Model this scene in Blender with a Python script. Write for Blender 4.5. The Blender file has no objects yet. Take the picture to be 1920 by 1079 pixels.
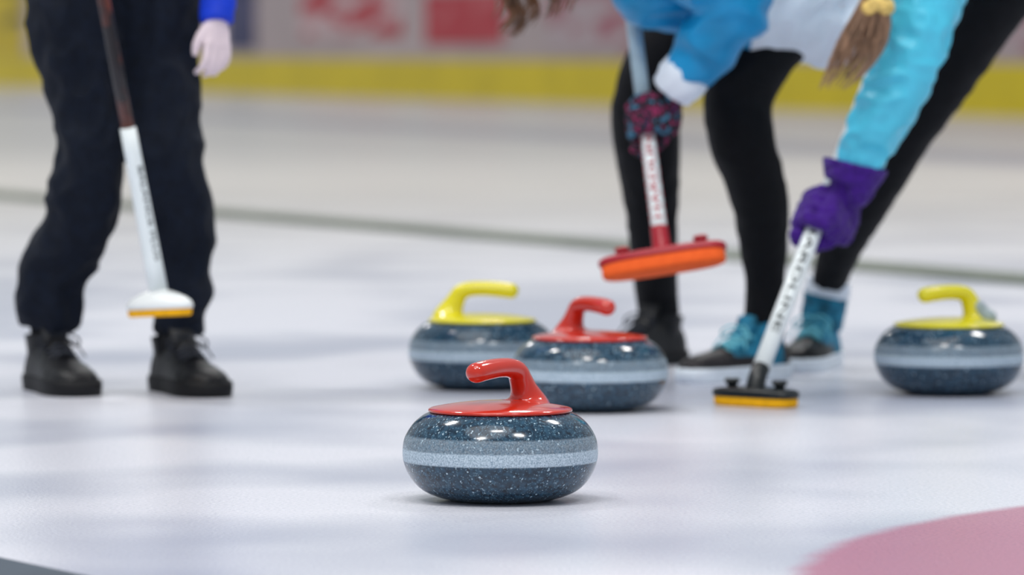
import bpy, bmesh, math, random
from mathutils import Vector, Matrix, noise
random.seed(7)
F=9600.0; H=0.675; PIT=math.atan(453.5/F)
cP,sP=math.cos(PIT),math.sin(PIT)
scene=bpy.context.scene
def V(*a): return Vector(a)
def ray(px,py):
    dx=(px-960)/F; dy=(539.5-py)/F
    return Vector((dx,cP+dy*sP,-sP+dy*cP))
def W(px,py,Y):
    d=ray(px,py); t=Y/d.y
    return Vector((d.x*t,Y,H+d.z*t))
def G(px,py,z=0.0):
    d=ray(px,py); t=(H-z)/(-d.z)
    return Vector((d.x*t,d.y*t,z))
def AG(px,Y):
    p=W(px,600,Y); return Vector((p.x,Y,0))
def S(Y): return F/Y

# ---------------------------------------------------------------- materials
def new_mat(name):
    m=bpy.data.materials.new(name); m.use_nodes=True
    nt=m.node_tree
    return m,nt,nt.nodes['Principled BSDF']
def mat(name,col,rough=0.5,spec=0.5,var=0.12,scale=40,bump=0.0,bscale=200,metal=0.0,coat=0.0,sheen=0.0,stretch=None):
    m,nt,b=new_mat(name)
    tc=nt.nodes.new('ShaderNodeTexCoord'); mp=nt.nodes.new('ShaderNodeMapping')
    nt.links.new(tc.outputs['Object'],mp.inputs['Vector'])
    if stretch: mp.inputs['Scale'].default_value=stretch
    n=nt.nodes.new('ShaderNodeTexNoise'); n.inputs['Scale'].default_value=scale; n.inputs['Detail'].default_value=3
    nt.links.new(mp.outputs[0],n.inputs['Vector'])
    r=nt.nodes.new('ShaderNodeValToRGB')
    r.color_ramp.elements[0].position=0.3; r.color_ramp.elements[1].position=0.7
    r.color_ramp.elements[0].color=tuple(c*(1-var) for c in col)+(1,)
    r.color_ramp.elements[1].color=tuple(min(1,c*(1+var)) for c in col)+(1,)
    nt.links.new(n.outputs['Fac'],r.inputs[0]); nt.links.new(r.outputs[0],b.inputs['Base Color'])
    b.inputs['Roughness'].default_value=rough; b.inputs['Specular IOR Level'].default_value=spec
    b.inputs['Metallic'].default_value=metal; b.inputs['Coat Weight'].default_value=coat
    b.inputs['Sheen Weight'].default_value=sheen
    if bump>0:
        n2=nt.nodes.new('ShaderNodeTexNoise'); n2.inputs['Scale'].default_value=bscale
        nt.links.new(mp.outputs[0],n2.inputs['Vector'])
        bp=nt.nodes.new('ShaderNodeBump'); bp.inputs['Strength'].default_value=bump; bp.inputs['Distance'].default_value=0.002
        nt.links.new(n2.outputs['Fac'],bp.inputs['Height']); nt.links.new(bp.outputs[0],b.inputs['Normal'])
    return m
def srgb(r,g,b):
    f=lambda c:(c/255/12.92) if c/255<=0.04045 else ((c/255+0.055)/1.055)**2.4
    return (f(r),f(g),f(b))

M={}
M['red']=mat('red_handle_plastic',srgb(196,42,22),0.16,0.5,0.05,8,coat=0.5)
M['yellow']=mat('yellow_handle_plastic',srgb(228,216,30),0.22,0.5,0.05,8,coat=0.3)
M['greytag']=mat('grey_tag_plastic',srgb(150,165,170),0.25,0.5,0.1,50)
M['trouser']=mat('black_trouser_cloth',srgb(9,18,33),0.8,0.2,0.25,60,0.3,600,sheen=0.03)
M['legging']=mat('black_legging_cloth',srgb(7,9,15),0.75,0.2,0.2,60,0.2,800,sheen=0.02)
M['skin']=mat('skin',srgb(226,190,175),0.5,0.4,0.06,25)
M['palehand']=mat('pale_skin',srgb(238,220,226),0.5,0.4,0.08,30)
M['bluejacket']=mat('royal_blue_cloth',srgb(15,60,205),0.6,0.3,0.12,30)
M['azure']=mat('azure_jacket_cloth',srgb(8,136,192),0.42,0.4,0.18,9)
M['cyan']=mat('cyan_jacket_cloth',srgb(78,198,228),0.4,0.45,0.12,9)
M['whitecloth']=mat('white_jacket_cloth',srgb(226,236,248),0.55,0.3,0.05,12)
M['purple']=mat('purple_knit_glove',srgb(62,24,125),0.85,0.2,0.22,90,0.5,500,sheen=0.15)
M['hair_b']=mat('brown_curly_hair',srgb(100,68,48),0.45,0.5,0.4,60,stretch=(1,1,.2))
M['hair_c']=mat('light_brown_hair',srgb(152,120,96),0.45,0.5,0.5,160,stretch=(1,1,.15))
M['tie']=mat('yellow_hair_tie',srgb(222,190,110),0.6,0.3,0.35,60)
M['shoeblack']=mat('black_shoe_leather',srgb(8,10,16),0.46,0.35,0.15,60)
M['soleblack']=mat('black_rubber',srgb(14,15,19),0.65,0.3,0.1,60)
M['solewhite']=mat('white_rubber',srgb(226,236,246),0.5,0.4,0.06,60)
M['teal']=mat('teal_shoe_mesh',srgb(30,118,150),0.6,0.3,0.5,45,0.4,400)
M['lace']=mat('black_lace',srgb(36,40,50),0.7,0.3,0.2,80)
M['laceteal']=mat('teal_lace',srgb(120,205,222),0.7,0.3,0.2,80)
M['brownlea']=mat('dark_brown_leather',srgb(24,19,25),0.5,0.35,0.3,40)
M['sockblack']=mat('black_sock_cloth',srgb(10,11,16),0.85,0.2,0.2,80)
M['shaftwhite']=mat('white_shaft_composite',srgb(232,240,242),0.3,0.5,0.03,20)
M['shaftgrey']=mat('light_grey_shaft',srgb(165,190,205),0.3,0.5,0.08,20)
M['ink']=mat('black_print',srgb(26,36,40),0.5,0.4,0.05,20)
M['redink']=mat('red_print',srgb(176,40,60),0.5,0.4,0.1,60)
M['plastblack']=mat('black_plastic',srgb(14,22,26),0.35,0.5,0.1,30)
M['headwhite']=mat('white_plastic',srgb(236,240,240),0.3,0.5,0.03,20)
M['headred']=mat('crimson_plastic',srgb(170,18,40),0.35,0.5,0.08,20)
M['padorange']=mat('orange_brush_pad',srgb(255,104,44),0.8,0.2,0.1,80,0.3,500)
M['padyellow']=mat('yellow_brush_pad',srgb(246,180,20),0.8,0.2,0.1,80,0.3,500)
M['divider']=mat('slate_foam',srgb(70,80,92),0.8,0.3,0.12,5)
M['divider2']=mat('green_grey_foam',srgb(122,128,118),0.85,0.3,0.12,3)
M['eye']=mat('eye_white',srgb(235,235,235),0.2,0.5,0.02,20)

m,nt,b=new_mat('black_copper_shaft')
tc=nt.nodes.new('ShaderNodeTexCoord'); n=nt.nodes.new('ShaderNodeTexNoise'); n.inputs['Scale'].default_value=16
nt.links.new(tc.outputs['Object'],n.inputs['Vector']); r=nt.nodes.new('ShaderNodeValToRGB')
r.color_ramp.elements[0].position=.50; r.color_ramp.elements[0].color=srgb(20,16,22)+(1,)
r.color_ramp.elements[1].position=.70; r.color_ramp.elements[1].color=srgb(105,48,34)+(1,)
nt.links.new(n.outputs['Fac'],r.inputs[0]); nt.links.new(r.outputs[0],b.inputs['Base Color']); b.inputs['Roughness'].default_value=.25
M['copper']=m
m,nt,b=new_mat('patterned_knit_glove')
tc=nt.nodes.new('ShaderNodeTexCoord'); n=nt.nodes.new('ShaderNodeTexNoise'); n.inputs['Scale'].default_value=34; n.inputs['Detail'].default_value=2
nt.links.new(tc.outputs['Object'],n.inputs['Vector'])
r=nt.nodes.new('ShaderNodeValToRGB'); r.color_ramp.interpolation='CONSTANT'
r.color_ramp.elements[0].color=srgb(60,110,140)+(1,); r.color_ramp.elements[1].position=.40; r.color_ramp.elements[1].color=srgb(22,18,34)+(1,)
e=r.color_ramp.elements.new(.51); e.color=srgb(140,25,80)+(1,)
e=r.color_ramp.elements.new(.56); e.color=srgb(28,22,44)+(1,)
e=r.color_ramp.elements.new(.66); e.color=srgb(100,30,95)+(1,)
nt.links.new(n.outputs['Fac'],r.inputs[0]); nt.links.new(r.outputs[0],b.inputs['Base Color']); b.inputs['Roughness'].default_value=.85
M['pattern']=m

# granite
m,nt,b=new_mat('speckled_granite')
L=nt.links.new; N=nt.nodes.new
tc=N('ShaderNodeTexCoord')
def speck(scale,lo,hi):
    v=N('ShaderNodeTexVoronoi'); v.inputs['Scale'].default_value=scale; v.inputs['Randomness'].default_value=1
    L(tc.outputs['Object'],v.inputs['Vector'])
    s=N('ShaderNodeSeparateColor'); L(v.outputs['Color'],s.inputs[0])
    mr=N('ShaderNodeMapRange'); mr.inputs['From Min'].default_value=lo; mr.inputs['From Max'].default_value=hi
    L(s.outputs[0],mr.inputs['Value']); return mr.outputs[0]
n=N('ShaderNodeTexNoise'); n.inputs['Scale'].default_value=130; n.inputs['Detail'].default_value=5; L(tc.outputs['Object'],n.inputs['Vector'])
r=N('ShaderNodeValToRGB'); r.color_ramp.elements[0].position=.35; r.color_ramp.elements[1].position=.7
r.color_ramp.elements[0].color=srgb(12,32,50)+(1,); r.color_ramp.elements[1].color=srgb(44,80,104)+(1,)
L(n.outputs['Fac'],r.inputs[0])
def mix(fac,a,bcol,mode='MIX'):
    mx=N('ShaderNodeMix'); mx.data_type='RGBA'; mx.blend_type=mode
    if isinstance(fac,(int,float)): mx.inputs[0].default_value=fac
    else: L(fac,mx.inputs[0])
    for i,c in ((6,a),(7,bcol)):
        if isinstance(c,tuple): mx.inputs[i].default_value=c
        else: L(c,mx.inputs[i])
    return mx.outputs[2]
c=mix(speck(560,.88,.94),r.outputs[0],srgb(84,116,136)+(1,))
c=mix(speck(420,.97,.988),c,srgb(165,188,202)+(1,))
sx=N('ShaderNodeSeparateXYZ'); L(tc.outputs['Object'],sx.inputs[0])
bw=N('ShaderNodeValToRGB'); bw.color_ramp.interpolation='LINEAR'
mr=N('ShaderNodeMapRange'); mr.inputs['From Min'].default_value=0; mr.inputs['From Max'].default_value=.14; L(sx.outputs[2],mr.inputs['Value'])
els=[(0,0),(.415,0),(.43,1),(.55,1),(.565,.40),(.69,.36),(.71,0),(1,0)]
cr_=bw.color_ramp
cr_.elements[0].position=0; cr_.elements[0].color=(0,0,0,1); cr_.elements[1].position=1; cr_.elements[1].color=(0,0,0,1)
for p,vv in els[1:-1]:
    e=cr_.elements.new(p); e.color=(vv,vv,vv,1)
L(mr.outputs[0],bw.inputs[0])
n3=N('ShaderNodeTexNoise'); n3.inputs['Scale'].default_value=420; L(tc.outputs['Object'],n3.inputs['Vector'])
bandc=N('ShaderNodeValToRGB'); bandc.color_ramp.elements[0].position=.3; bandc.color_ramp.elements[1].position=.65
bandc.color_ramp.elements[0].color=srgb(126,150,170)+(1,); bandc.color_ramp.elements[1].color=srgb(198,214,226)+(1,); L(n3.outputs['Fac'],bandc.inputs[0])
c=mix(bw.outputs[0],c,bandc.outputs[0])
L(c,b.inputs['Base Color'])
mr2=N('ShaderNodeMapRange'); mr2.inputs['To Min'].default_value=.13; mr2.inputs['To Max'].default_value=.45; L(bw.outputs[0],mr2.inputs['Value'])
L(mr2.outputs[0],b.inputs['Roughness'])
M['granite']=m

# ice
m,nt,b=new_mat('pebbled_ice'); N=nt.nodes.new; L=nt.links.new
ge=N('ShaderNodeNewGeometry'); POS=ge.outputs['Position']
def vm(op,a,bv=None):
    x=N('ShaderNodeVectorMath'); x.operation=op
    for i,q in enumerate((a,bv)):
        if q is None: continue
        if isinstance(q,tuple): x.inputs[i].default_value=q
        else: L(q,x.inputs[i])
    return x
def mrange(v,a,b_,smooth=True,t0=0,t1=1):
    x=N('ShaderNodeMapRange'); x.interpolation_type='SMOOTHSTEP' if smooth else 'LINEAR'
    x.inputs['From Min'].default_value=a; x.inputs['From Max'].default_value=b_
    x.inputs['To Min'].default_value=t0; x.inputs['To Max'].default_value=t1
    L(v,x.inputs['Value']); return x.outputs[0]
def mth(op,a,b_=None):
    x=N('ShaderNodeMath'); x.operation=op
    for i,q in enumerate((a,b_)):
        if q is None: continue
        if isinstance(q,(int,float)): x.inputs[i].default_value=q
        else: L(q,x.inputs[i])
    return x.outputs[0]
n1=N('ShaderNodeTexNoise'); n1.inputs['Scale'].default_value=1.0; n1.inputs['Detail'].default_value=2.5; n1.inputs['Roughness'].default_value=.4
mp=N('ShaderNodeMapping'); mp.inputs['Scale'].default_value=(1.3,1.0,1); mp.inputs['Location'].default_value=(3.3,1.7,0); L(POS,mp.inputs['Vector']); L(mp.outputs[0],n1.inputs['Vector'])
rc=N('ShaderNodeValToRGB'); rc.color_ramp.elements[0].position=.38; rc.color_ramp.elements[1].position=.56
rc.color_ramp.elements[0].color=srgb(182,187,203)+(1,); rc.color_ramp.elements[1].color=srgb(229,230,240)+(1,)  # broad grey-blue patches: soft shadows and reflections painted into the ice colour
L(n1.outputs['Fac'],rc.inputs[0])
ng=N('ShaderNodeTexNoise'); ng.inputs['Scale'].default_value=170; ng.inputs['Detail'].default_value=4; L(POS,ng.inputs['Vector'])
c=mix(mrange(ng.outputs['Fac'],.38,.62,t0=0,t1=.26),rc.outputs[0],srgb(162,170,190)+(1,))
sep=N('ShaderNodeSeparateXYZ'); L(POS,sep.inputs[0])
far=mrange(sep.outputs[1],11,25)
c=mix(mth('MULTIPLY',far,.85),c,srgb(216,208,196)+(1,))
d=vm('LENGTH',vm('SUBTRACT',POS,(2.176,6.37,0)).outputs[0]).outputs['Value']
nd=N('ShaderNodeTexNoise'); nd.inputs['Scale'].default_value=9; L(POS,nd.inputs['Vector'])
d=mth('ADD',d,mrange(nd.outputs['Fac'],0,1,False,-.012,.012))
ring=mth('MULTIPLY',mrange(d,1.79,1.84,t0=1,t1=0),mrange(d,1.215,1.24))
ctr=mrange(d,.60,.62,t0=1,t1=0)
ring=mth('MAXIMUM',ring,ctr)
pk=mix(mrange(ng.outputs['Fac'],.38,.62,t0=0,t1=.5),srgb(188,106,134)+(1,),srgb(156,86,116)+(1,))
c=mix(mth('MULTIPLY',ring,.88),c,pk)
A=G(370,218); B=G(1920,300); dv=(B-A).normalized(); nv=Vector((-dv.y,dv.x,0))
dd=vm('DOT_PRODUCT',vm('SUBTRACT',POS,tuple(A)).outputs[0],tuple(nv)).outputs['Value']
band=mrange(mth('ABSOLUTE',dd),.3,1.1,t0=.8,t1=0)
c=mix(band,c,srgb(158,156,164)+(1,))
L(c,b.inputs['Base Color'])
b.inputs['Roughness'].default_value=.24; b.inputs['Specular IOR Level'].default_value=.5
nb=N('ShaderNodeTexNoise'); nb.inputs['Scale'].default_value=170; nb.inputs['Detail'].default_value=2; L(POS,nb.inputs['Vector'])
bp=N('ShaderNodeBump'); bp.inputs['Strength'].default_value=.45; bp.inputs['Distance'].default_value=.002; L(nb.outputs['Fac'],bp.inputs['Height']); L(bp.outputs[0],b.inputs['Normal'])
M['ice']=m
M['board']=mat('white_rink_board',srgb(192,176,180),.4,.4,.12,.6)
M['kick']=mat('yellow_kickplate',srgb(230,208,14),.45,.4,.08,1.5)
def banner_mat(name,bg,fg,sc=5,th=.5):
    m,nt,b=new_mat(name); N=nt.nodes.new
    tc=N('ShaderNodeTexCoord'); mp=N('ShaderNodeMapping'); mp.inputs['Scale'].default_value=(.35,1,1.6)
    n=N('ShaderNodeTexNoise'); n.inputs['Scale'].default_value=sc; n.inputs['Detail'].default_value=1
    nt.links.new(tc.outputs['Object'],mp.inputs[0]); nt.links.new(mp.outputs[0],n.inputs['Vector'])
    r=N('ShaderNodeValToRGB'); r.color_ramp.elements[0].position=th-.03; r.color_ramp.elements[1].position=th+.03
    r.color_ramp.elements[0].color=bg+(1,); r.color_ramp.elements[1].color=fg+(1,)
    nt.links.new(n.outputs['Fac'],r.inputs[0]); nt.links.new(r.outputs[0],b.inputs['Base Color']); b.inputs['Roughness'].default_value=.5
    return m
M['ban_red']=banner_mat('red_banner_print',srgb(192,44,62),srgb(205,100,108),3,.60)
M['ban_white']=banner_mat('white_banner_print',srgb(212,186,192),srgb(192,48,64),1.9,.48)
M['ban_blue']=banner_mat('navy_banner_print',srgb(45,50,100),srgb(100,95,140),3,.6)
M['ban_grey']=banner_mat('grey_banner_print',srgb(190,174,182),srgb(174,104,120),2,.52)
M['ban_yel']=banner_mat('yellow_black_banner_print',srgb(224,198,14),srgb(45,40,35),1.2,.58)

# ---------------------------------------------------------------- mesh helpers
def catmull(seq,sub):
    n=len(seq); out=[]
    if n==2 or sub<=1:
        if n==2 and sub>1:
            return [tuple(a+(b_-a)*k/sub for a,b_ in zip(*seq)) for k in range(sub+1)]
        return [tuple(s) for s in seq]
    for i in range(n-1):
        p0=seq[max(i-1,0)];p1=seq[i];p2=seq[i+1];p3=seq[min(i+2,n-1)]
        for k in range(sub):
            t=k/sub
            out.append(tuple(.5*((2*b_)+(-a+c)*t+(2*a-5*b_+4*c-d)*t*t+(-a+3*b_-3*c+d)*t**3) for a,b_,c,d in zip(p0,p1,p2,p3)))
    out.append(tuple(seq[-1])); return out
def loft(bm,rings,closed_ends=True):
    vr=[[bm.verts.new(p) for p in r] for r in rings]; n=len(vr[0])
    for a,b_ in zip(vr,vr[1:]):
        for i in range(n):
            bm.faces.new((a[i],a[(i+1)%n],b_[(i+1)%n],b_[i]))
    if closed_ends:
        bm.faces.new(list(reversed(vr[0]))); bm.faces.new(vr[-1])
def sweep(bm,ctrl,ref=(0,1,0),seg=18,sub=5,ends='round'):
    seq=[]
    for c in ctrl:
        p=c[0]; a=c[1]; b_=c[2] if len(c)>2 else a
        seq.append((p[0],p[1],p[2],a,b_))
    pts=catmull(seq,sub); P=[Vector(q[:3]) for q in pts]
    T=[]
    for i in range(len(P)):
        t=P[min(i+1,len(P)-1)]-P[max(i-1,0)]
        T.append(t.normalized() if t.length>1e-9 else Vector((0,0,1)))
    ref=Vector(ref); rings=[]
    def ring(c,t,a,b_):
        n=ref-t*ref.dot(t)
        if n.length<1e-3: n=Vector((1,0,0))-t*t.x
        n.normalize(); mm=t.cross(n)
        return [c+n*(a*math.cos(2*math.pi*k/seg))+mm*(b_*math.sin(2*math.pi*k/seg)) for k in range(seg)]
    e=ends if isinstance(ends,tuple) else (ends,ends)
    if e[0]=='round':
        a,b_=pts[0][3:5]; m_=min(a,b_)
        for ph in (80,60,38,18): rings.append(ring(P[0]-T[0]*m_*math.sin(math.radians(ph)),T[0],a*math.cos(math.radians(ph)),b_*math.cos(math.radians(ph))))
    for i,q in enumerate(pts): rings.append(ring(P[i],T[i],max(q[3],1e-4),max(q[4],1e-4)))
    if e[1]=='round':
        a,b_=pts[-1][3:5]; m_=min(a,b_)
        for ph in (18,38,60,80): rings.append(ring(P[-1]+T[-1]*m_*math.sin(math.radians(ph)),T[-1],a*math.cos(math.radians(ph)),b_*math.cos(math.radians(ph))))
    loft(bm,rings)
def ball(bm,c,rx,ry=None,rz=None,fr=None,seg=20):
    ry=ry or rx; rz=rz or rx
    mt=Matrix.Diagonal((rx,ry,rz,1))
    R=fr.to_4x4() if fr is not None else Matrix.Identity(4)
    bmesh.ops.create_uvsphere(bm,u_segments=seg,v_segments=seg//2+2,radius=1,matrix=Matrix.Translation(c)@R@mt)
def obj_from_bm(bm,name,mats,parent=None,base=None,smooth=True,top=False,rot=0.0):
    bmesh.ops.recalc_face_normals(bm,faces=bm.faces[:])
    me=bpy.data.meshes.new(name)
    if base is not None:
        for v in bm.verts: v.co-=base
    if rot:
        R=Matrix.Rotation(-rot,3,'Z')
        for v in bm.verts: v.co=R@v.co
    bm.to_mesh(me); bm.free()
    if smooth: 
        for p in me.polygons: p.use_smooth=True
    ob=bpy.data.objects.new(name,me); scene.collection.objects.link(ob)
    for m_ in (mats if isinstance(mats,(list,tuple)) else [mats]): me.materials.append(m_)
    if parent is not None: ob.parent=parent
    if top and base is not None: ob.location=base
    if rot: ob.rotation_euler=(0,0,rot)
    return ob
def remesh(ob,vox,smooth=3,wr=None,matfn=None,base=None):
    md=ob.modifiers.new('r','REMESH'); md.mode='VOXEL'; md.voxel_size=vox; md.use_smooth_shade=True
    if smooth:
        s=ob.modifiers.new('s','SMOOTH'); s.iterations=smooth; s.factor=.5
    dg=bpy.context.evaluated_depsgraph_get(); dg.update()
    me=bpy.data.meshes.new_from_object(ob.evaluated_get(dg)); ob.modifiers.clear()
    mats=[m_ for m_ in ob.data.materials]
    ob.data=me
    me.materials.clear()
    for m_ in mats: me.materials.append(m_)
    if wr:
        amp,sc,st=wr
        nrm=[v.normal.copy() for v in me.vertices]
        for v,nn in zip(me.vertices,nrm):
            q=Vector((v.co.x*sc*st[0],v.co.y*sc*st[1],v.co.z*sc*st[2]))
            f=noise.noise(q)+.4*noise.noise(q*1.9+Vector((3,1,7)))
            f=1-2*math.sqrt(f*f+.004)
            v.co+=nn*amp*(f-.35)
    for p in me.polygons:
        p.use_smooth=True
        if matfn: p.material_index=matfn(p.center+(base or Vector()))
        else: p.material_index=0
    return ob
def tag(o,label=None,cat=None,group=None,kind=None):
    if label: o['label']=label
    if cat: o['category']=cat
    if group: o['group']=group
    if kind: o['kind']=kind
def empty(name,loc,rot=0):
    e=bpy.data.objects.new(name,None); e.empty_display_size=.05; e.location=loc; e.rotation_euler=(0,0,rot)
    scene.collection.objects.link(e); return e
def lathe(bm,prof,seg=96):
    rings=[[Vector((r*math.cos(2*math.pi*k/seg),r*math.sin(2*math.pi*k/seg),z)) for k in range(seg)] for r,z in prof]
    loft(bm,rings)
def prism(bm,A,B,z0,z1,th):
    u=(B-A).normalized(); n=Vector((u.y,-u.x,0))
    if n.dot(Vector((0,-1,0)))<0: n=-n
    c=[A,B,B+n*th,A+n*th]
    lo=[bm.verts.new((p.x,p.y,z0)) for p in c]; hi=[bm.verts.new((p.x,p.y,z1)) for p in c]
    bm.faces.new(lo[::-1]); bm.faces.new(hi)
    for i in range(4): bm.faces.new((lo[i],lo[(i+1)%4],hi[(i+1)%4],hi[i]))
def px(lst,k=1.0,add=0.0,dscale=1.0):
    out=[]
    for c in lst:
        r=c[3]/2/S(c[2])*k+add
        ds=c[4] if len(c)>4 else 1.0
        out.append((W(c[0],c[1],c[2]),r*ds*dscale,r))
    return out
def py_of(p):
    v=p-Vector((0,0,H)); return 539.5-F*(v.y*sP+v.z*cP)/(v.y*cP-v.z*sP)
def t_at(P0,ax,y):
    return min(range(1001),key=lambda i:abs(py_of(P0+ax*i/1000)-y))/1000

# ---------------------------------------------------------------- setting
bm=bmesh.new()
q=[(-40,-3,0),(40,-3,0),(40,150,0),(-40,150,0)]
bm.faces.new([bm.verts.new(p) for p in q])
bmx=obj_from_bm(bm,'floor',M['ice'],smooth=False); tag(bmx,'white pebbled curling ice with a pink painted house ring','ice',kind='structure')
def wy(p): return 172+(p-380)*46/1520
def WG(p): return G(p,wy(p))
WA,WB=WG(-250),WG(2500); WU=(WB-WA).normalized(); WN=Vector((WU.y,-WU.x,0)); WN=WN if WN.y<0 else -WN
WR=math.atan2(WU.y,WU.x)
bm=bmesh.new(); prism(bm,WA,WB,0,2.6,-.15)
o=obj_from_bm(bm,'wall_back',M['board'],base=(WA+WB)/2,top=True,smooth=False,rot=WR); tag(o,'white rink boards at the far end of the ice','wall',kind='structure')
bm=bmesh.new(); prism(bm,WA+WN*.002,WB+WN*.002,0,.50,.03)
o=obj_from_bm(bm,'trim_1',M['kick'],base=(WA+WB)/2,top=True,smooth=False,rot=WR); tag(o,'yellow kickplate along the rink boards','trim',kind='structure')
for p0,p1,z0,z1,mk,lb in [(-60,45,.52,2.0,'ban_yel','yellow and black printed banner on the rink boards'),
        (425,480,.62,2.0,'ban_blue','navy printed banner on the rink boards'),
        (565,755,.80,1.9,'ban_white','white banner with blurred red print on the rink boards'),
        (800,945,.70,1.35,'ban_red','red banner with pale print on the rink boards'),
        (1030,1190,.62,1.6,'ban_grey','pale grey printed banner on the rink boards'),
        (1690,1990,.62,1.5,'ban_grey','pale grey printed banner on the rink boards')]:
    a=WG(p0)+WN*.004; b2=WG(p1)+WN*.004
    bm=bmesh.new(); prism(bm,a,b2,z0,z1,.02)
    base=(a+b2)/2; base.z=z0
    o=obj_from_bm(bm,'advertising_banner',M[mk],base=base,top=True,smooth=False,rot=WR); tag(o,lb,'banner',group='banners on the rink boards')
def divider(A,B,w,h,m_,lb):
    u=(B-A).normalized(); s=Vector((u.y,-u.x,0)); s=s if s.y<0 else -s
    bm=bmesh.new()
    prof=[(0,0),(0,h*.75),(w*.15,h),(w*.85,h),(w,h*.75),(w,0)]
    loft(bm,[[P+s*x+Vector((0,0,z)) for x,z in prof] for P in (A,B)])
    o=obj_from_bm(bm,'sheet_divider',m_,base=(A+B)/2,top=True,smooth=False); tag(o,lb,'divider',group='foam dividers between the ice sheets')
a=G(-300,362-20); b2=G(2200,549); divider(a,b2,.16,.024,M['divider2'],'long low grey-green foam divider lying on the ice')
a=G(0,1037,.03); b2=G(210,1081,.03); u=(b2-a).normalized(); a.z=b2.z=0; u.z=0
divider(a-u*1.2,b2+u*2.2,.16,.03,M['divider'],'dark slate foam divider lying on the ice')

# ---------------------------------------------------------------- stones
prof=[(0.002,.006),(.05,.006),(.058,.003),(.062,0),(.070,0),(.080,.002),(.095,.006),(.114,.0145),(.129,.0276),(.139,.044),(.1445,.061),(.145,.078),(.1415,.095),(.130,.1135),(.117,.125),(.108,.1300),(.104,.1315),(.002,.1315)]
sm=[p for p in catmull(prof[4:16],5)]
prof2=prof[:4]+[(r,max(z,0)) for r,z in sm]+prof[16:]
bm=bmesh.new(); lathe(bm,prof2); body0=obj_from_bm(bm,'stone_body',M['granite']); body_me=body0.data
bpy.data.objects.remove(body0)
capp=[(.002,.1312),(.103,.1312),(.1065,.1322),(.1075,.134),(.1065,.1362),(.103,.1378),(.09,.1403),(.07,.1435),(.05,.146),(.03,.1475),(.002,.148)]
bm=bmesh.new(); lathe(bm,capp,72); o=obj_from_bm(bm,'cap',M['red']); cap_me=o.data; bpy.data.objects.remove(o)
bm=bmesh.new()
sweep(bm,[(V(-.062,0,.1385),.044,.044),(V(-.063,0,.1450),.034,.036),(V(-.062,0,.152),.0250,.028),(V(-.058,0,.162),.0198,.0218),(V(-.051,0,.176),.0170,.0180),(V(-.042,0,.189),.0160,.0160),(V(-.024,0,.1955),.0162,.0146),(V(.005,0,.1970),.0166,.0144),(V(.038,0,.1950),.0172,.0150),(V(.058,0,.1925),.0168,.0150)],ref=(0,1,0),seg=24,sub=5,ends=('flat','round'))
o=obj_from_bm(bm,'handle',M['red']); handle_me=o.data; bpy.data.objects.remove(o)
def variant(me,mt):
    c=me.copy(); c.materials.clear(); c.materials.append(mt); return c
ym=(variant(cap_me,M['yellow']),variant(handle_me,M['yellow']))
for (sx_,sy_,ang,colr,lb) in [(938,938,233,'red','speckled granite curling stone with red handle on open ice'),
        (1106,769,-58,'red','granite curling stone with red handle beside yellow-handled stone'),
        (904,728,-8,'yellow','granite curling stone with yellow handle beside red-handled stone'),
        (1779,738,212,'yellow','granite curling stone with yellow handle and grey tag')]:
    e=empty('curling_stone',G(sx_,sy_),math.radians(ang)); tag(e,lb,'curling stone',group='curling stones on the ice')
    for nm,me in (('stone_body',body_me),('handle_plate',cap_me if colr=='red' else ym[0]),('handle',handle_me if colr=='red' else ym[1])):
        ob=bpy.data.objects.new(nm,me); ob.parent=e; scene.collection.objects.link(ob)
        if nm!='stone_body': ob['label']=colr+' plastic '+nm.replace('_',' ')
    if sx_>1700:
        bm=bmesh.new()
        sweep(bm,[(V(-.074,.026,.1455),.020,.018),(V(-.069,.018,.155),.015,.015),(V(-.061,.012,.168),.012,.013)],seg=16)
        o=obj_from_bm(bm,'tag',M['greytag'],parent=e); o['label']='grey translucent tag on the handle neck'

# ---------------------------------------------------------------- text on shafts
def shaft_text(txt,P0,P1,rad_fn,t0,t1,height,m_,parent,base,face=V(0,-1,0),nm='lettering'):
    cu=bpy.data.curves.new('t','FONT'); cu.body=txt; cu.size=1; cu.offset=.008
    to=bpy.data.objects.new('t',cu); scene.collection.objects.link(to)
    dg=bpy.context.evaluated_depsgraph_get(); me=bpy.data.meshes.new_from_object(to.evaluated_get(dg))
    bpy.data.objects.remove(to)
    bm=bmesh.new(); bm.from_mesh(me)
    xs=[v.co.x for v in bm.verts]; x0,x1=min(xs),max(xs)
    for k in range(-1,9):
        bmesh.ops.bisect_plane(bm,geom=bm.verts[:]+bm.edges[:]+bm.faces[:],plane_co=(0,k*.1,0),plane_no=(0,1,0))
    ax=(P1-P0); n_=face-ax.normalized()*face.dot(ax.normalized()); n_.normalize(); s=ax.normalized().cross(n_)
    for v in bm.verts:
        f=(v.co.x-x0)/(x1-x0); t=t0+(t1-t0)*f
        r=rad_fn(t)+.0006; an=(v.co.y-.35)*height/r*(-1 if t1>t0 else 1)
        v.co=P0+ax*t+n_*(r*math.cos(an))+s*(r*math.sin(an))
    return obj_from_bm(bm,nm,m_,parent=parent,base=base,smooth=False)

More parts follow.
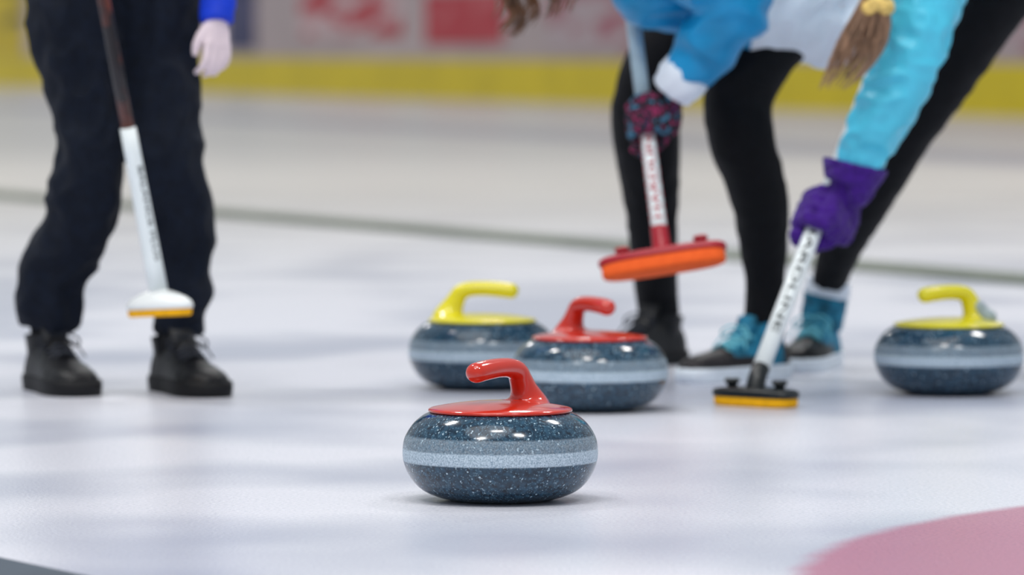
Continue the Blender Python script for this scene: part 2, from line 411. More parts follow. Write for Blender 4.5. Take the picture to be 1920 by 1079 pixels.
def superell(Lh,Wh,ex,n=40):
    out=[]
    for k in range(n):
        a=2*math.pi*k/n; c,s=math.cos(a),math.sin(a)
        out.append((Lh*math.copysign(abs(c)**(2/ex),c),Wh*math.copysign(abs(s)**(2/ex),s)))
    return out
def broom(C,X,Z,Lh,Wh,ex,top,parts,matplate,matpad,label,knobs=True,dome=False,matsock=None,padt=.022,scale_pad=1.0):
    Z=Z.normalized(); X=(X-Z*X.dot(Z)).normalized(); Yv=Z.cross(X)
    e=empty('curling_broom',C); tag(e,label,'curling broom',group='curling brooms')
    def P(x,y,z): return C+X*x+Yv*y+Z*z
    se=superell(Lh,Wh,ex)
    def slab(stack,nm,mt,lab,sc=1):
        bm=bmesh.new(); loft(bm,[[P(x*k*sc,y*k*sc,z) for x,y in se] for z,k in stack])
        o=obj_from_bm(bm,nm,mt,parent=e,base=C); o['label']=lab; 
        return o
    slab([(0,.9),(.002,.955),(.005,.975),(padt-.003,.975),(padt,.96)],'brush_pad',matpad,'coloured fabric brush pad',scale_pad)
    if dome: st=[(padt,1),(padt+.006,1.02),(padt+.014,.97),(padt+.022,.82),(padt+.030,.55),(padt+.036,.28)]
    else: st=[(padt,1),(padt+.003,1.015),(padt+.010,1.01),(padt+.014,.96),(padt+.017,.7)]
    slab(st,'broom_head',matplate,'moulded plastic broom head')
    B0=P(0,0,padt+.028)
    ms=matsock or matplate
    bm=bmesh.new(); ax=(top-B0)
    d=ax.normalized()
    sweep(bm,[(P(0,0,padt+.006),.024),(P(0,0,padt+.018),.019),(B0+d*.01,.0175),(B0+d*.035,.0170)],seg=20,ends='flat',ref=(1,0,0))
    obj_from_bm(bm,'socket',ms,parent=e,base=C)
    if knobs:
        for s_ in (-.62,.62):
            bm=bmesh.new(); sweep(bm,[(P(s_*Lh,0,padt+.006),.010),(P(s_*Lh,0,padt+.022),.010),(P(s_*Lh,0,padt+.025),.015),(P(s_*Lh,0,padt+.032),.014)],seg=16,sub=2,ends='flat',ref=tuple(X))
            obj_from_bm(bm,'knob',matplate,parent=e,base=C)
    out=[]
    for t0,t1,r0,r1,mt,nm in parts:
        bm=bmesh.new()
        ctrl=[(B0+ax*(t0+(t1-t0)*k/6),r0+(r1-r0)*k/6) for k in range(7)]
        sweep(bm,ctrl,seg=24,sub=1,ends='flat',ref=(1,0,0))
        o=obj_from_bm(bm,nm,mt,parent=e,base=C); out.append(o)
    return e,B0,out

# --- broom A
CA=W(300,594,9.72)
BAx=V(math.cos(math.radians(-48)),math.sin(math.radians(-48)),-.06)
topA=W(297-.185*1090,560-1090,9.62)
Za=V(-.04,.05,1)
eA,B0A,prA=broom(CA,BAx,Za,.088,.036,2.2,topA,[(.01,.292,.0180,.0152,M['shaftwhite'],'lower_shaft'),(.29,1.0,.0122,.0118,M['copper'],'upper_shaft')],M['headwhite'],M['padyellow'],'curling broom with white head, yellow pad and dark shaft',knobs=False,dome=True,padt=.014)
shaft_text('BALANCE PLUS',B0A,topA,lambda t:.0170,.225,.06,.014,M['ink'],eA,CA,face=V(.75,-1,0))
# --- broom B
CB=W(1246,509,9.86)
topB=W(1130,-420,10.5)
eB,B0B,prB=broom(CB,V(math.cos(math.radians(10)),-.12,math.sin(math.radians(10.5))),V(-.12,.32,1),.124,.036,3.0,topB,[(.015,.30,.0158,.0142,M['shaftwhite'],'lower_shaft'),(.30,1.0,.0150,.0150,M['shaftgrey'],'upper_shaft')],M['headred'],M['padorange'],'curling broom with crimson head and orange pad lifted off ice',padt=.026)
axB=(topB-B0B); tB=t_at(B0B,axB,226)
shaft_text('HARDLINE',B0B,topB,lambda t:.0158,.045,tB-.02,.020,M['redink'],eB,CB)
for fa in (1.2,-1.2):
    shaft_text('HARDLINE',B0B,topB,lambda t:.0158,.03,tB-.02,.014,M['redink'],eB,CB,face=V(math.sin(fa),-math.cos(fa),0))
# --- broom C
CC=G(1417,762)
topC=W(1790,-260,10.45)
eC,B0C,prC=broom(CC,V(math.cos(math.radians(40)),-math.sin(math.radians(40)),0),V(0,0,1),.09,.035,3.5,topC,[(.02,1.0,.0168,.0155,M['shaftwhite'],'shaft')],M['plastblack'],M['padyellow'],'white curling broom with black head and yellow pad on ice',matsock=M['plastblack'],padt=.018)
shaft_text('HARDLINE',B0C,topC,lambda t:.0168,.285,.08,.020,M['ink'],eC,CC,face=V(-.1,-1,0))

# ---------------------------------------------------------------- hands
def grip_hand(bm,O,z,x,wrist,mirror=False,k=1.0,r=.0155,inf=0.0):
    z=z.normalized(); x=(x-z*x.dot(z)).normalized(); y=z.cross(x)*(-1 if mirror else 1)
    P=lambda a,b_,c: O+x*a+y*b_+z*c
    sweep(bm,[(wrist,.021+inf,.026+inf),(P(r+.020,-.040,.022),.018+inf,.034+inf),(P(r+.018,-.012,.004),.0165+inf,.043+inf),(P(r+.016,.020,.0),.0135+inf,.042+inf)],ref=tuple(x),seg=18,sub=4)
    for zo,ln,rd in ((-.034,.92,.0092),(-.0115,1.05,.0098),(.0115,1.0,.0094),(.033,.8,.0082)):
        rd=rd+inf*.8; R=r+rd+.0008; zo=zo*(1+inf*16)
        c=[(P(r+.014,.018,zo),rd*1.1)]
        for j,a in enumerate((58,88,125,165,205,238)):
            a=58+(a-58)*ln; a=math.radians(a)
            bump=1.1 if j in (1,3) else 1.0
            rr=R*(1.08 if j in(1,3) else 1)
            c.append((P(rr*math.cos(a),rr*math.sin(a),zo*(1-.05*j)),rd*bump*(1-.03*j)))
        sweep(bm,c,ref=tuple(z),seg=12,sub=3)
    rd=.0105+inf
    sweep(bm,[(P(r+.016,-.025,-.010),.015+inf),(P(r+.002,-(r+.013),-.034),rd*1.15),(P(-.010,-(r+.010),-.052),rd),(P(-.024,-.010,-.058),rd*.95),(P(-.028,.006,-.056),rd*.85)],ref=tuple(z),seg=12,sub=3)
def relaxed_hand(bm,O,d,n,s,k=1.0):
    d=d.normalized(); n=(n-d*n.dot(d)).normalized(); s=(s-d*s.dot(d)-n*s.dot(n)).normalized()
    P=lambda a,b_,c: O+d*a*k+s*b_*k+n*c*k
    sweep(bm,[(P(-.03,0,0),.020*k,.026*k),(P(0,0,0),.019*k,.027*k),(P(.03,0,.003),.015*k,.037*k),(P(.062,0,.006),.0125*k,.038*k)],ref=tuple(n),seg=18,sub=4)
    for off,ln,rd in ((.031,.90,.0086),(.0105,1.0,.009),(-.0105,.95,.0086),(-.030,.76,.0076)):
        sweep(bm,[(P(.060,off,.005),rd*k*1.1),(P(.060+.040*ln,off*1.15,.013),rd*k*1.04),(P(.060+.062*ln,off*1.2,.030),rd*k),(P(.060+.070*ln,off*1.2,.050),rd*k*.9)],ref=tuple(s),seg=12,sub=3)
    sweep(bm,[(P(.012,.020,.004),.014*k),(P(.035,.042,.014),.0115*k),(P(.060,.052,.024),.0105*k),(P(.080,.050,.034),.009*k)],ref=tuple(n),seg=12,sub=3)
def head(bm,C,fwd,up,k=1.0):
    f=fwd.normalized(); u=(up-f*up.dot(f)).normalized(); s=f.cross(u)
    fr=Matrix((s,f,u)).transposed()
    P=lambda a,b_,c: C+s*a*k+f*b_*k+u*c*k
    ball(bm,P(0,-.012,.025),.076*k,.094*k,.088*k,fr)
    ball(bm,P(0,.018,-.04),.058*k,.066*k,.072*k,fr)
    ball(bm,P(0,.055,-.085),.026*k,.026*k,.020*k,fr)
    sweep(bm,[(P(0,.078,.012),.008*k),(P(0,.096,-.018),.010*k),(P(0,.090,-.030),.013*k)],ref=tuple(s),seg=10,sub=2)
    sweep(bm,[(P(-.024,.074,-.056),.005*k),(P(0,.086,-.055),.008*k),(P(.024,.074,-.056),.005*k)],ref=tuple(u),seg=10,sub=2)
    for sg in (-1,1): ball(bm,P(sg*.076,-.005,-.005),.012*k,.022*k,.032*k,fr,12)
    return P
def eyes(P,parent,base,k=1.0):
    for sg in(-1,1):
        bm=bmesh.new(); ball(bm,P(sg*.030,.068,.004),.012*k,seg=12); obj_from_bm(bm,'eye',M['eye'],parent=parent,base=base)
def hair_strands(bm,path_fn,n,r0,seg=6):
    for i in range(n):
        pts=path_fn(i)
        c=[(p,r0*(1-.75*j/(len(pts)-1))) for j,p in enumerate(pts)]
        sweep(bm,c,seg=seg,sub=3,ref=(.3,1,.1))

# ---------------------------------------------------------------- shoes
SH=[(0,.020,.052),(.008,.029,.076),(.03,.035,.092),(.06,.037,.097),(.09,.037,.097),(.12,.039,.090),(.15,.043,.077),(.18,.047,.065),(.21,.049,.058),(.24,.046,.053),(.262,.037,.046),(.275,.022,.036)]
def sh_at(x):
    for a,b_ in zip(SH,SH[1:]):
        if a[0]<=x<=b_[0]:
            t=(x-a[0])/(b_[0]-a[0]); return a[1]+(b_[1]-a[1])*t,a[2]+(b_[2]-a[2])*t
    return SH[-1][1:]
def shoe(parent,base,ankle,yaw,mu,ms,ml,label,k=1.0,toe=None):
    d=V(math.sin(yaw),-math.cos(yaw),0)
    Mx=Matrix.Translation(V(ankle.x,ankle.y,ankle.z)-d*.06*k)@Matrix.Rotation(math.atan2(d.y,d.x),4,'Z')@Matrix.Scale(k,4)
    bm=bmesh.new(); rings=[]
    for x,w,h in catmull(SH,3):
        r=[]
        for i in range(17):
            th=math.pi*i/16; c,s=math.cos(th),math.sin(th)
            r.append(V(x,w*math.copysign(abs(c)**.8,c),.014+(h-.014)*s**.8 if s>1e-6 else .014))
        rings.append(r)
    loft(bm,rings)
    sweep(bm,[(V(.058,0,.06),.044,.034),(V(.054,0,.088),.046,.037),(V(.052,0,.104),.047,.040)],ref=(1,0,0),ends='flat')
    sweep(bm,[(V(.14,0,.076),.006,.022),(V(.112,0,.101),.007,.026),(V(.100,0,.124),.007,.028)],ref=(1,0,0),seg=14)
    for x in (.205,.030):
        w,h=sh_at(x); c=[]
        for i in range(9):
            th=math.pi*(.06+.88*i/8); c.append((V(x+(.012*math.sin(th) if x<.1 else -.014*math.sin(th)),w*math.copysign(abs(math.cos(th))**.8,math.cos(th)),.014+(h-.014)*math.sin(th)**.8),.0028))
        sweep(bm,c,ref=(1,0,0),seg=8,sub=2)
    bmesh.ops.transform(bm,matrix=Mx,verts=bm.verts[:])
    up=obj_from_bm(bm,'shoe',mu if not toe else [mu,toe],parent=parent,base=base)
    inv=Mx.inverted()
    if toe:
        def fn(c):
            l=inv@c
            return 1 if (l.x>.172+.4*max(0,.04-l.z) or (l.z<.050 and l.x>.10) or l.x<.03) else 0
        remesh(up,.0030,2,matfn=fn,base=base)
    else: remesh(up,.0030,2)
    up['label']=label
    bm=bmesh.new(); tb=catmull(SH,3)
    out=[(-.002,0)]+[(x,w) for x,w,h in tb]+[(.279,0)]+[(x,-w) for x,w,h in reversed(tb)]
    cx=.14
    rings=[]
    for z,kk,ad in ((0,1,-.003),(.004,1,.002),(.016,1,.0035),(.026,1,.003),(.029,1,-.003)):
        rings.append([V(cx+(x-cx)*(1+ad/.14),y+math.copysign(ad if abs(y)>1e-6 else 0,y),z) for x,y in out])
    loft(bm,rings); bmesh.ops.transform(bm,matrix=Mx,verts=bm.verts[:])
    obj_from_bm(bm,'sole',ms,parent=up,base=base)
    bm=bmesh.new()
    xs=[.110,.126,.142,.158,.174]
    for i,x in enumerate(xs):
        w,h=sh_at(x); h+=.004
        for sg in(-1,1):
            x2=xs[i+1] if i<4 else x
            w2,h2=sh_at(x2)
            sweep(bm,[(V(x,sg*.026,h-.010),.0024,.0036),(V((x+x2)/2,0,(h+h2+.006)/2),.0024,.0036),(V(x2,-sg*.026,h2-.006),.0024,.0036)],ref=(0,0,1),seg=8,sub=3)
    for sg in(-1,1):
        sweep(bm,[(V(.118,0,.105),.002),(V(.128,sg*.018,.109),.002),(V(.136,sg*.038,.098),.002),(V(.132,sg*.036,.084),.002),(V(.12,sg*.010,.101),.002)],seg=8,sub=4)
        sweep(bm,[(V(.118,0,.105),.0018),(V(.138,sg*.028,.092),.0018),(V(.150,sg*.046,.066),.0018)],seg=8,sub=4)
    bmesh.ops.transform(bm,matrix=Mx,verts=bm.verts[:])
    obj_from_bm(bm,'shoelaces',ml,parent=up,base=base)
    return up
def sock(parent,base,ctrl,m_,lb,wr=True):
    bm=bmesh.new(); sweep(bm,ctrl,seg=20,ends='flat')
    o=obj_from_bm(bm,'sock',m_,parent=parent,base=base)
    if wr: remesh(o,.004,1,wr=(.003,40,(1,1,1)))
    o['label']=lb
def foot(bm,a,yw):
    d=V(math.sin(yw),-math.cos(yw),0)
    sweep(bm,[(V(a.x,a.y,.06)-d*.03,.022),(V(a.x,a.y,.055)+d*.05,.022,.024),(V(a.x,a.y,.042)+d*.12,.012,.024)],ref=(0,0,1))

# ================================================================ PERSON A
baseA=G(215,740)
legA1=[(170,-110,10.05,185),(150,-40,10.05,190),(142,40,10.02,182),(152,130,9.99,154),(168,220,9.96,126),(164,320,9.95,132),(150,400,9.97,134),(120,475,10.0,132),(98,530,10.02,128),(95,575,10.02,122),(96,606,10.03,112)]
legA2=[(255,-110,10.07,180),(282,-40,10.06,175),(296,40,10.04,156),(302,130,10.03,142),(304,220,10.0,140),(314,320,9.98,142),(334,400,9.99,126),(344,475,10.0,114),(342,540,10.0,110),(338,590,10.0,98),(337,624,10.0,92)]
k=.62
bm=bmesh.new()
aA1,aA2=AG(88,10.03),AG(325,10.0); yA1,yA2=math.radians(22),math.radians(24)
sweep(bm,px(legA1[:-2],k)+[(V(aA1.x,aA1.y,.085),.028,.028)],seg=16)
sweep(bm,px(legA2[:-2],k)+[(V(aA2.x,aA2.y,.085),.028,.028)],seg=16)
foot(bm,aA1,yA1); foot(bm,aA2,yA2)
sweep(bm,[(W(212,-120,10.06),.090,.14),(W(212,-240,10.06),.09,.125),(W(212,-400,10.06),.10,.15),(W(212,-520,10.06),.10,.175),(W(212,-590,10.06),.065,.12)],seg=24)
sweep(bm,[(W(212,-560,10.06),.055),(W(212,-690,10.04),.052)],seg=16)
Ph=head(bm,W(212,-770,10.02),V(.1,-1,-.2),V(0,-.2,1))
sweep(bm,[(W(360,-540,10.06),.05),(W(395,-400,10.08),.044),(W(418,-240,10.05),.038),(W(414,-90,9.98),.029),(W(408,20,9.93),.021)],seg=16)
handA=W(408,36,9.93)
relaxed_hand(bm,handA,V(.08,-.15,-1),V(-.55,.6,-.2),V(-.75,-.6,0),.80)
gA=B0A+(topA-B0A)*.70
axA=(topA-B0A).normalized()
wrA=gA+V(-.02,.09,.03)
sweep(bm,[(W(64,-540,10.06),.05),(W(40,-400,10.08),.044),(W(60,-330,10.0),.038),(wrA,.026)],seg=16)
grip_hand(bm,gA,axA,V(-.6,-.8,0),wrA,False,r=.0125)
pA=obj_from_bm(bm,'person',M['palehand'],base=baseA,top=True)
remesh(pA,.0040,2)
tag(pA,'person standing in loose black trousers and blue sleeves','person')
eyes(Ph,pA,baseA)
bm=bmesh.new()
sweep(bm,px(legA1),seg=24,sub=6,ends='flat'); sweep(bm,px(legA2),seg=24,sub=6,ends='flat')
sweep(bm,[(W(212,-90,10.06),.11,.165),(W(212,-220,10.06),.10,.14)],seg=24)
o=obj_from_bm(bm,'trousers',M['trouser'],parent=pA,base=baseA); remesh(o,.006,4,wr=(.013,13,(1,.8,.8))); o['label']='loose black trousers with creases'
bm=bmesh.new()
sweep(bm,[(W(212,-150,10.06),.115,.165),(W(212,-240,10.06),.105,.14),(W(212,-400,10.06),.115,.165),(W(212,-520,10.06),.115,.19),(W(212,-600,10.06),.075,.13)],seg=24)
sweep(bm,[(W(350,-540,10.06),.065),(W(395,-400,10.08),.058),(W(418,-240,10.05),.05),(W(412,-90,9.98),.039),(W(407,42,9.93),.033)],seg=20,ends=('round','flat'))
sweep(bm,[(W(74,-540,10.06),.065),(W(40,-400,10.08),.058),(W(60,-330,10.0),.048),(wrA+V(-.008,.02,.006),.034)],seg=20,ends=('round','flat'))
o=obj_from_bm(bm,'jacket',M['bluejacket'],parent=pA,base=baseA); remesh(o,.005,3,wr=(.004,14,(1,1,1)))
bm=bmesh.new(); ball(bm,Ph(0,-.022,.040),.086,.100,.092); ball(bm,Ph(0,-.05,-.02),.078,.06,.08)
o=obj_from_bm(bm,'hair',M['hair_b'],parent=pA,base=baseA); remesh(o,.006,2,wr=(.006,40,(1,1,.3)))
sock(pA,baseA,[(W(97,560,10.02),.038),(V(aA1.x,aA1.y,.09),.034)],M['sockblack'],'black sock')
sock(pA,baseA,[(W(336,580,10.0),.036),(V(aA2.x,aA2.y,.09),.034)],M['sockblack'],'black sock')
shoe(pA,baseA,aA1,yA1,M['shoeblack'],M['soleblack'],M['lace'],'black leather laced shoe',1.06)
shoe(pA,baseA,aA2,yA2,M['shoeblack'],M['soleblack'],M['lace'],'black leather laced shoe',1.04)

# ================================================================ PERSON B
baseB=G(1340,700)
Y1=10.84; Y2=10.38
legB1=[(1440,-20,10.5,190),(1330,40,10.62,168),(1250,110,10.66,142),(1212,190,10.68,128),(1212,260,10.70,126),(1219,340,10.74,112),(1223,420,10.77,96),(1227,490,10.80,86),(1231,550,Y1,80),(1236,596,Y1,78)]
legB2=[(1490,-20,10.42,200),(1450,50,10.36,165),(1408,120,10.32,144),(1384,190,10.3,130),(1390,260,10.28,126),(1410,320,10.30,116),(1425,380,10.33,108),(1431,450,10.36,94),(1434,520,Y2,78),(1432,570,Y2,72),(1431,606,Y2,72)]
axBn=axB.normalized()
gB=B0B+axB*tB
xB=V(.80,-.60,0)
wrB=gB+V(.050,.0,.054)
elB=W(1385,8,9.98)
ankB1=AG(1240,Y1); ankB2=AG(1428,Y2)
yB1,yB2=math.radians(-38),math.radians(-48)
bm=bmesh.new()
k=.82
sweep(bm,px(legB1[:-1],k)+[(V(ankB1.x,ankB1.y,.08),.026,.026)],seg=16)
sweep(bm,px(legB2[:-1],k)+[(V(ankB2.x,ankB2.y,.08),.026,.026)],seg=16)
foot(bm,ankB1,yB1); foot(bm,ankB2,yB2)
torB=[(W(1235,-75,10.08),.085,.125),(W(1320,-55,10.15),.095,.115),(W(1420,-25,10.28),.105,.115),(W(1500,0,10.4),.115,.115)]
sweep(bm,torB,seg=24)
sweep(bm,[(W(1200,-100,10.08),.05),(W(1100,-135,10.05),.047)],seg=16)
PhB=head(bm,W(1035,-150,10.03),V(-.55,-.35,-.75),V(-.7,.1,.6),.95)
sweep(bm,[(W(1235,-110,9.99),.046),(W(1310,-55,9.97),.040),(elB,.036),(elB.lerp(wrB,.5),.031),(wrB,.022)],seg=16)
grip_hand(bm,gB,axBn,xB,wrB,True)
g2=B0B+axB*.66; w2=g2+V(.05,.03,-.02)
sweep(bm,[(W(1235,-110,10.2),.048),(W(1300,-150,10.4),.042),(w2,.024)],seg=16)
grip_hand(bm,g2,axBn,xB,w2,True)
pB=obj_from_bm(bm,'person',M['skin'],base=baseB,top=True); remesh(pB,.0045,2)
tag(pB,'person bending over in azure jacket and black leggings','person')
eyes(PhB,pB,baseB,.95)
bm=bmesh.new()
sweep(bm,px(legB1),seg=24,sub=6,ends='flat'); sweep(bm,px(legB2),seg=24,sub=6,ends='flat')
sweep(bm,[(W(1420,-25,10.3),.11,.118),(W(1510,0,10.42),.12,.118)],seg=24)
o=obj_from_bm(bm,'leggings',M['legging'],parent=pB,base=baseB); remesh(o,.0055,4,wr=(.002,16,(1,1,1))); o['label']='tight black leggings'
bm=bmesh.new()
tj=[(p,a+.012,b_+.012) for p,a,b_ in torB]+[(W(1548,14,10.42),.11,.124)]
sweep(bm,tj,seg=28)
sl=[(W(1235,-110,9.99),.068),(W(1310,-50,9.97),.066),(elB+V(-.005,0,0),.070),(elB.lerp(wrB,.35),.064),(elB.lerp(wrB,.66),.051),(elB.lerp(wrB,.80),.043)]
sweep(bm,sl,seg=24,ends=('round','flat'))
sweep(bm,[(W(1235,-110,10.2),.062),(W(1300,-150,10.4),.055),(w2+V(.01,0,0),.036)],seg=20,ends=('round','flat'))
xw=W(1405,0,10.3).x
def fnB(c):
    if c.x>xw and c.y>10.06+ (c.x-xw)*.3: return 1
    return 0
o=obj_from_bm(bm,'jacket',[M['azure'],M['whitecloth']],parent=pB,base=baseB); remesh(o,.005,5,wr=(.012,11,(1,1,1.3)),matfn=fnB,base=baseB); o['label']='azure jacket with white lower panel'
bm=bmesh.new()
sweep(bm,[(elB.lerp(wrB,.74),.049),(elB.lerp(wrB,.86),.050),(elB.lerp(wrB,1.0),.042)],seg=24,ends='flat')
o=obj_from_bm(bm,'cuff',M['whitecloth'],parent=pB,base=baseB); remesh(o,.004,2,wr=(.003,24,(1,1,1)))
bm=bmesh.new(); grip_hand(bm,gB,axBn,xB,wrB,True,inf=.0028)
o=obj_from_bm(bm,'glove',M['pattern'],parent=pB,base=baseB); remesh(o,.0026,1); o['label']='dark knit glove with pink and teal pattern'
bm=bmesh.new(); grip_hand(bm,g2,axBn,xB,w2,True,inf=.0022)
o=obj_from_bm(bm,'glove',M['pattern'],parent=pB,base=baseB); remesh(o,.003,1)
rnd=random.Random(3)
bm=bmesh.new()
ball(bm,PhB(0,-.03,.035),.088,.092,.088)
def curl(i):
    lk=[(955,-40,62,26),(985,-50,44,22),(1040,-60,28,14),(930,-60,30,12),(1075,-60,16,10)][[0,0,0,1,1,0,2,3,0,1,2,4][i%12]]
    x0=lk[0]+rnd.uniform(-16,16); yend=lk[2]+rnd.uniform(-18,8); ph=rnd.uniform(0,.9); pts=[]
    Y0=9.98+rnd.uniform(-.02,.02)
    for j in range(11):
        t=j/10; y=-110+(yend+110)*t
        amp=lk[3]*.75*t
        pts.append(W(x0+(1000-x0)*(1-t)**2*.5+amp*math.sin(t*9+ph),y,Y0+.018*math.cos(t*9+ph)))
    return pts
hair_strands(bm,curl,90,.0036)
o=obj_from_bm(bm,'hair',M['hair_b'],parent=pB,base=baseB); o['label']='brown curly hair hanging down'
sock(pB,baseB,[(W(1234,575,Y1),.037),(V(ankB1.x,ankB1.y,.09),.036)],M['sockblack'],'black sock')
sock(pB,baseB,[(W(1432,585,Y2),.035),(V(ankB2.x,ankB2.y,.09),.036)],M['teal'],'teal sock')
shoe(pB,baseB,ankB1,yB1,M['shoeblack'],M['soleblack'],M['lace'],'black laced shoe',1.02)
shoe(pB,baseB,ankB2,yB2,M['teal'],M['solewhite'],M['laceteal'],'teal and black sports shoe with white sole',1.0,toe=M['brownlea'])

# ================================================================ PERSON C
baseC=G(1640,690)
Y3=10.76
legC=[(1945,-130,10.40,190),(1890,-60,10.40,178),(1836,18,10.41,156),(1792,95,10.43,140),(1748,163,10.46,130),(1708,220,10.49,124),(1672,276,10.52,118),(1634,345,10.57,112),(1602,405,10.62,100),(1577,462,10.68,82),(1560,508,10.73,70),(1552,544,Y3,66)]
legC2=[(2000,-140,10.40,190),(2060,-20,10.45,160),(2110,120,10.55,130),(2130,240,10.7,115),(2150,400,10.9,90),(2160,560,11.0,66)]
axC=(topC-B0C); axCn=axC.normalized()
gC=B0C+axC*t_at(B0C,axC,405)
xC=V(.90,-.44,0)
wrC=gC+V(.050,-.004,.066)
YC=wrC.y
shC=W(1768,-95,YC-.03); elC=W(1712,110,YC-.06)
ankC=AG(1540,Y3); ankC2=V(W(2160,620,11.0).x,11.0,0); yC=math.radians(-18); yC2=math.radians(-30)
bm=bmesh.new(); k=.70
sweep(bm,px(legC[:-1],k)+[(W(1550,548,Y3),.024,.024),(V(ankC.x,ankC.y,.08),.024,.024)],seg=16)
sweep(bm,px(legC2,k)+[(V(ankC2.x,ankC2.y,.06),.026,.026)],seg=16)
foot(bm,ankC,yC); foot(bm,ankC2,yC2)
torC=[(W(1770,-135,10.0),.12,.10),(W(1850,-175,10.1),.11,.10),(W(1940,-155,10.28),.12,.11),(W(1980,-135,10.38),.125,.115)]
sweep(bm,torC,seg=24)
sweep(bm,[(W(1745,-135,9.98),.05),(W(1680,-135,9.92),.047)],seg=16)
PhC=head(bm,W(1622,-135,9.86),V(-.5,-.35,-.8),V(-.7,.1,.6),.95)
sweep(bm,[(shC,.05),(elC,.040),(elC.lerp(wrC,.5),.032),(wrC,.022)],seg=16)
grip_hand(bm,gC,axCn,xC,wrC,True)
g3=B0C+axC*.92; w3=g3+V(.05,.05,.0)
sweep(bm,[(W(1780,-150,10.15),.05),(W(1830,-170,10.35),.042),(w3,.024)],seg=16)
grip_hand(bm,g3,axCn,xC,w3,True)
pC=obj_from_bm(bm,'person',M['skin'],base=baseC,top=True); remesh(pC,.0045,2)
tag(pC,'person in cyan jacket and purple glove leaning onto a broom','person')
eyes(PhC,pC,baseC,.95)
bm=bmesh.new()
sweep(bm,px(legC),seg=24,sub=6,ends='flat'); sweep(bm,px(legC2),seg=24,sub=6,ends='flat')
sweep(bm,[(W(1940,-155,10.30),.125,.115),(W(1990,-135,10.40),.13,.12)],seg=24)
o=obj_from_bm(bm,'leggings',M['legging'],parent=pC,base=baseC); remesh(o,.0055,4,wr=(.002,16,(1,1,1))); o['label']='tight black leggings'
bm=bmesh.new()
sweep(bm,[(p,a+.012,b_+.012) for p,a,b_ in torC],seg=28)
sweep(bm,[(shC,.072),(W(1738,0,YC-.05),.066),(W(1710,100,YC-.06),.060),(W(1664,195,YC-.04),.057),(W(1630,262,YC-.02),.049),(W(1612,312,YC),.042)],seg=24,ends=('round','flat'))
sweep(bm,[(W(1780,-150,10.15),.062),(W(1830,-170,10.35),.055),(w3+V(.01,0.01,0),.036)],seg=20,ends=('round','flat'))
o=obj_from_bm(bm,'jacket',M['cyan'],parent=pC,base=baseC); remesh(o,.005,5,wr=(.012,14,(1,1,1.3))); o['label']='cyan jacket with wrinkled sleeve'
bm=bmesh.new(); grip_hand(bm,gC,axCn,xC,wrC,True,inf=.0065)
sweep(bm,[(wrC+V(-.002,-.002,-.016),.038),(W(1594,352,YC),.046),(W(1599,330,YC),.057),(W(1604,308,YC),.064)],seg=24,ends='flat')
o=obj_from_bm(bm,'glove',M['purple'],parent=pC,base=baseC); remesh(o,.003,2,wr=(.003,50,(1,1,1))); o['label']='purple knit glove'
bm=bmesh.new(); grip_hand(bm,g3,axCn,xC,w3,True,inf=.004)
o=obj_from_bm(bm,'glove',M['purple'],parent=pC,base=baseC); remesh(o,.0035,2)
rnd=random.Random(5)
YH=YC-.14
bm=bmesh.new(); ball(bm,PhC(0,-.03,.030),.088,.092,.088)
def pony(i):
    a=rnd.uniform(-1,1); b_=rnd.uniform(-1,1); ln=rnd.uniform(.55,1); pts=[]
    for j in range(8):
        t=j/7*ln
        cx=1642-14*t-68*t*t; cy=-20+190*t
        sp_=14+32*math.sin(min(1,t*1.35)*math.pi*.62)*(1 if t<.75 else 1-(t-.75)*2.2)
        pts.append(W(cx+a*sp_+3*math.sin(t*8+i),cy,YH+b_*.022))
    return pts
hair_strands(bm,pony,260,.0020,5)
sweep(bm,[(PhC(0,-.09,.02),.03),(W(1640,-20,YH),.022)],seg=14)
o=obj_from_bm(bm,'hair',M['hair_c'],parent=pC,base=baseC); o['label']='long light brown ponytail'
bm=bmesh.new()
tc_=W(1643,12,YH)
pts=[]
for j in range(24):
    a=2*math.pi*j/24; pts.append(tc_+V(.021*math.cos(a),.020*math.sin(a)-.004,.004*math.sin(3*a)))
for j in range(24):
    p=pts[j]; q2=pts[(j+1)%24]; sweep(bm,[(p,.013+.002*(j%2)),(q2,.015-.002*(j%2))],seg=10,sub=1,ref=(0,0,1))
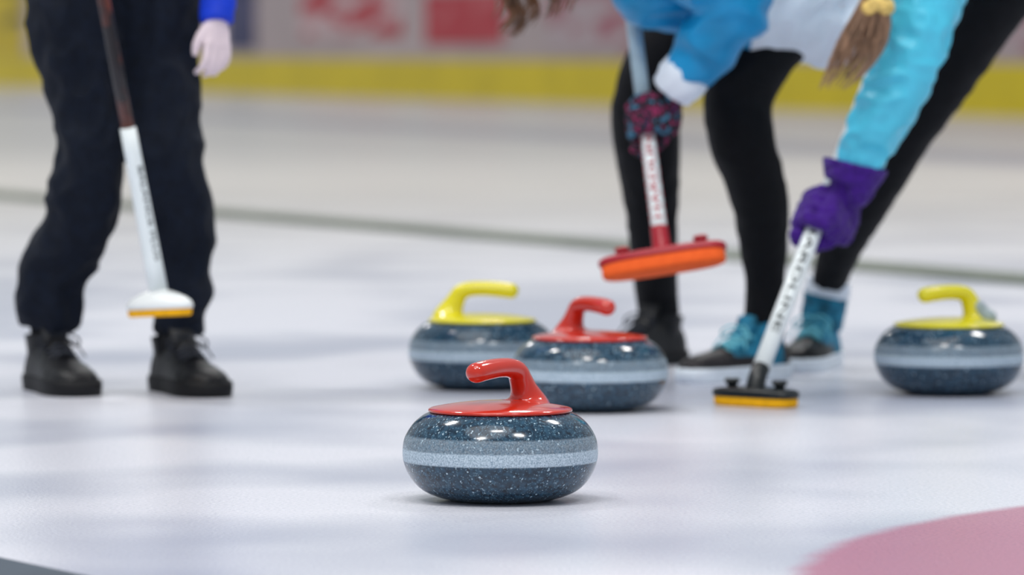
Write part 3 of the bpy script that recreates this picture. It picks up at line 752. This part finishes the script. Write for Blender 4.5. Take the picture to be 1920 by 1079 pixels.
o=obj_from_bm(bm,'hair_tie',M['tie'],parent=pC,base=baseC); remesh(o,.003,1); o['label']='gathered yellow fabric hair tie'
shoe(pC,baseC,ankC,yC,M['teal'],M['solewhite'],M['laceteal'],'teal and black sports shoe with thick white sole',1.02,toe=M['shoeblack'])
shoe(pC,baseC,ankC2,yC2,M['teal'],M['solewhite'],M['laceteal'],'teal and black sports shoe with white sole',.95,toe=M['shoeblack'])
sock(pC,baseC,[(W(1556,524,Y3),.043,.045),(W(1549,556,Y3),.045,.049)],M['whitecloth'],'white sock cuff')
sock(pC,baseC,[(W(1550,546,Y3),.040,.045),(V(ankC.x+.006,ankC.y,.13),.041,.047),(V(ankC.x,ankC.y,.080),.039,.042)],M['teal'],'teal sock gathered above the shoe')

# ---------------------------------------------------------------- light
w=bpy.data.worlds.new('arena'); scene.world=w; w.use_nodes=True
w.node_tree.nodes['Background'].inputs[0].default_value=(.88,.94,1,1); w.node_tree.nodes['Background'].inputs[1].default_value=.48
sun=bpy.data.lights.new('overhead','SUN'); sun.energy=.85; sun.angle=math.radians(40); sun.color=(1,.97,.93)
so=bpy.data.objects.new('overhead',sun); so.rotation_euler=(math.radians(14),math.radians(-10),0); scene.collection.objects.link(so)
for x,y,p in [(-2.5,3.5,140),(2.2,4.5,140),(-.3,5.5,90),(-3.5,11,140),(3.6,12,140),(0.4,17,150),(-5,26,200),(5,26,200)]:
    l=bpy.data.lights.new('lamp','AREA'); l.shape='RECTANGLE'; l.size=1.0; l.size_y=.3; l.energy=p; l.color=(1,.98,.95)
    lo=bpy.data.objects.new('lamp',l); lo.location=(x,y,6.5); scene.collection.objects.link(lo)
# ---------------------------------------------------------------- camera
cd=bpy.data.cameras.new('camera'); cam=bpy.data.objects.new('camera',cd); scene.collection.objects.link(cam)
cam.location=(0,0,H); cam.rotation_euler=(math.pi/2-PIT,0,0)
cd.sensor_width=36; cd.lens=180; cd.clip_start=.1; cd.clip_end=400
cd.dof.use_dof=True; cd.dof.focus_distance=7.46; cd.dof.aperture_fstop=4.4
scene.camera=cam
scene.view_settings.view_transform='Standard'
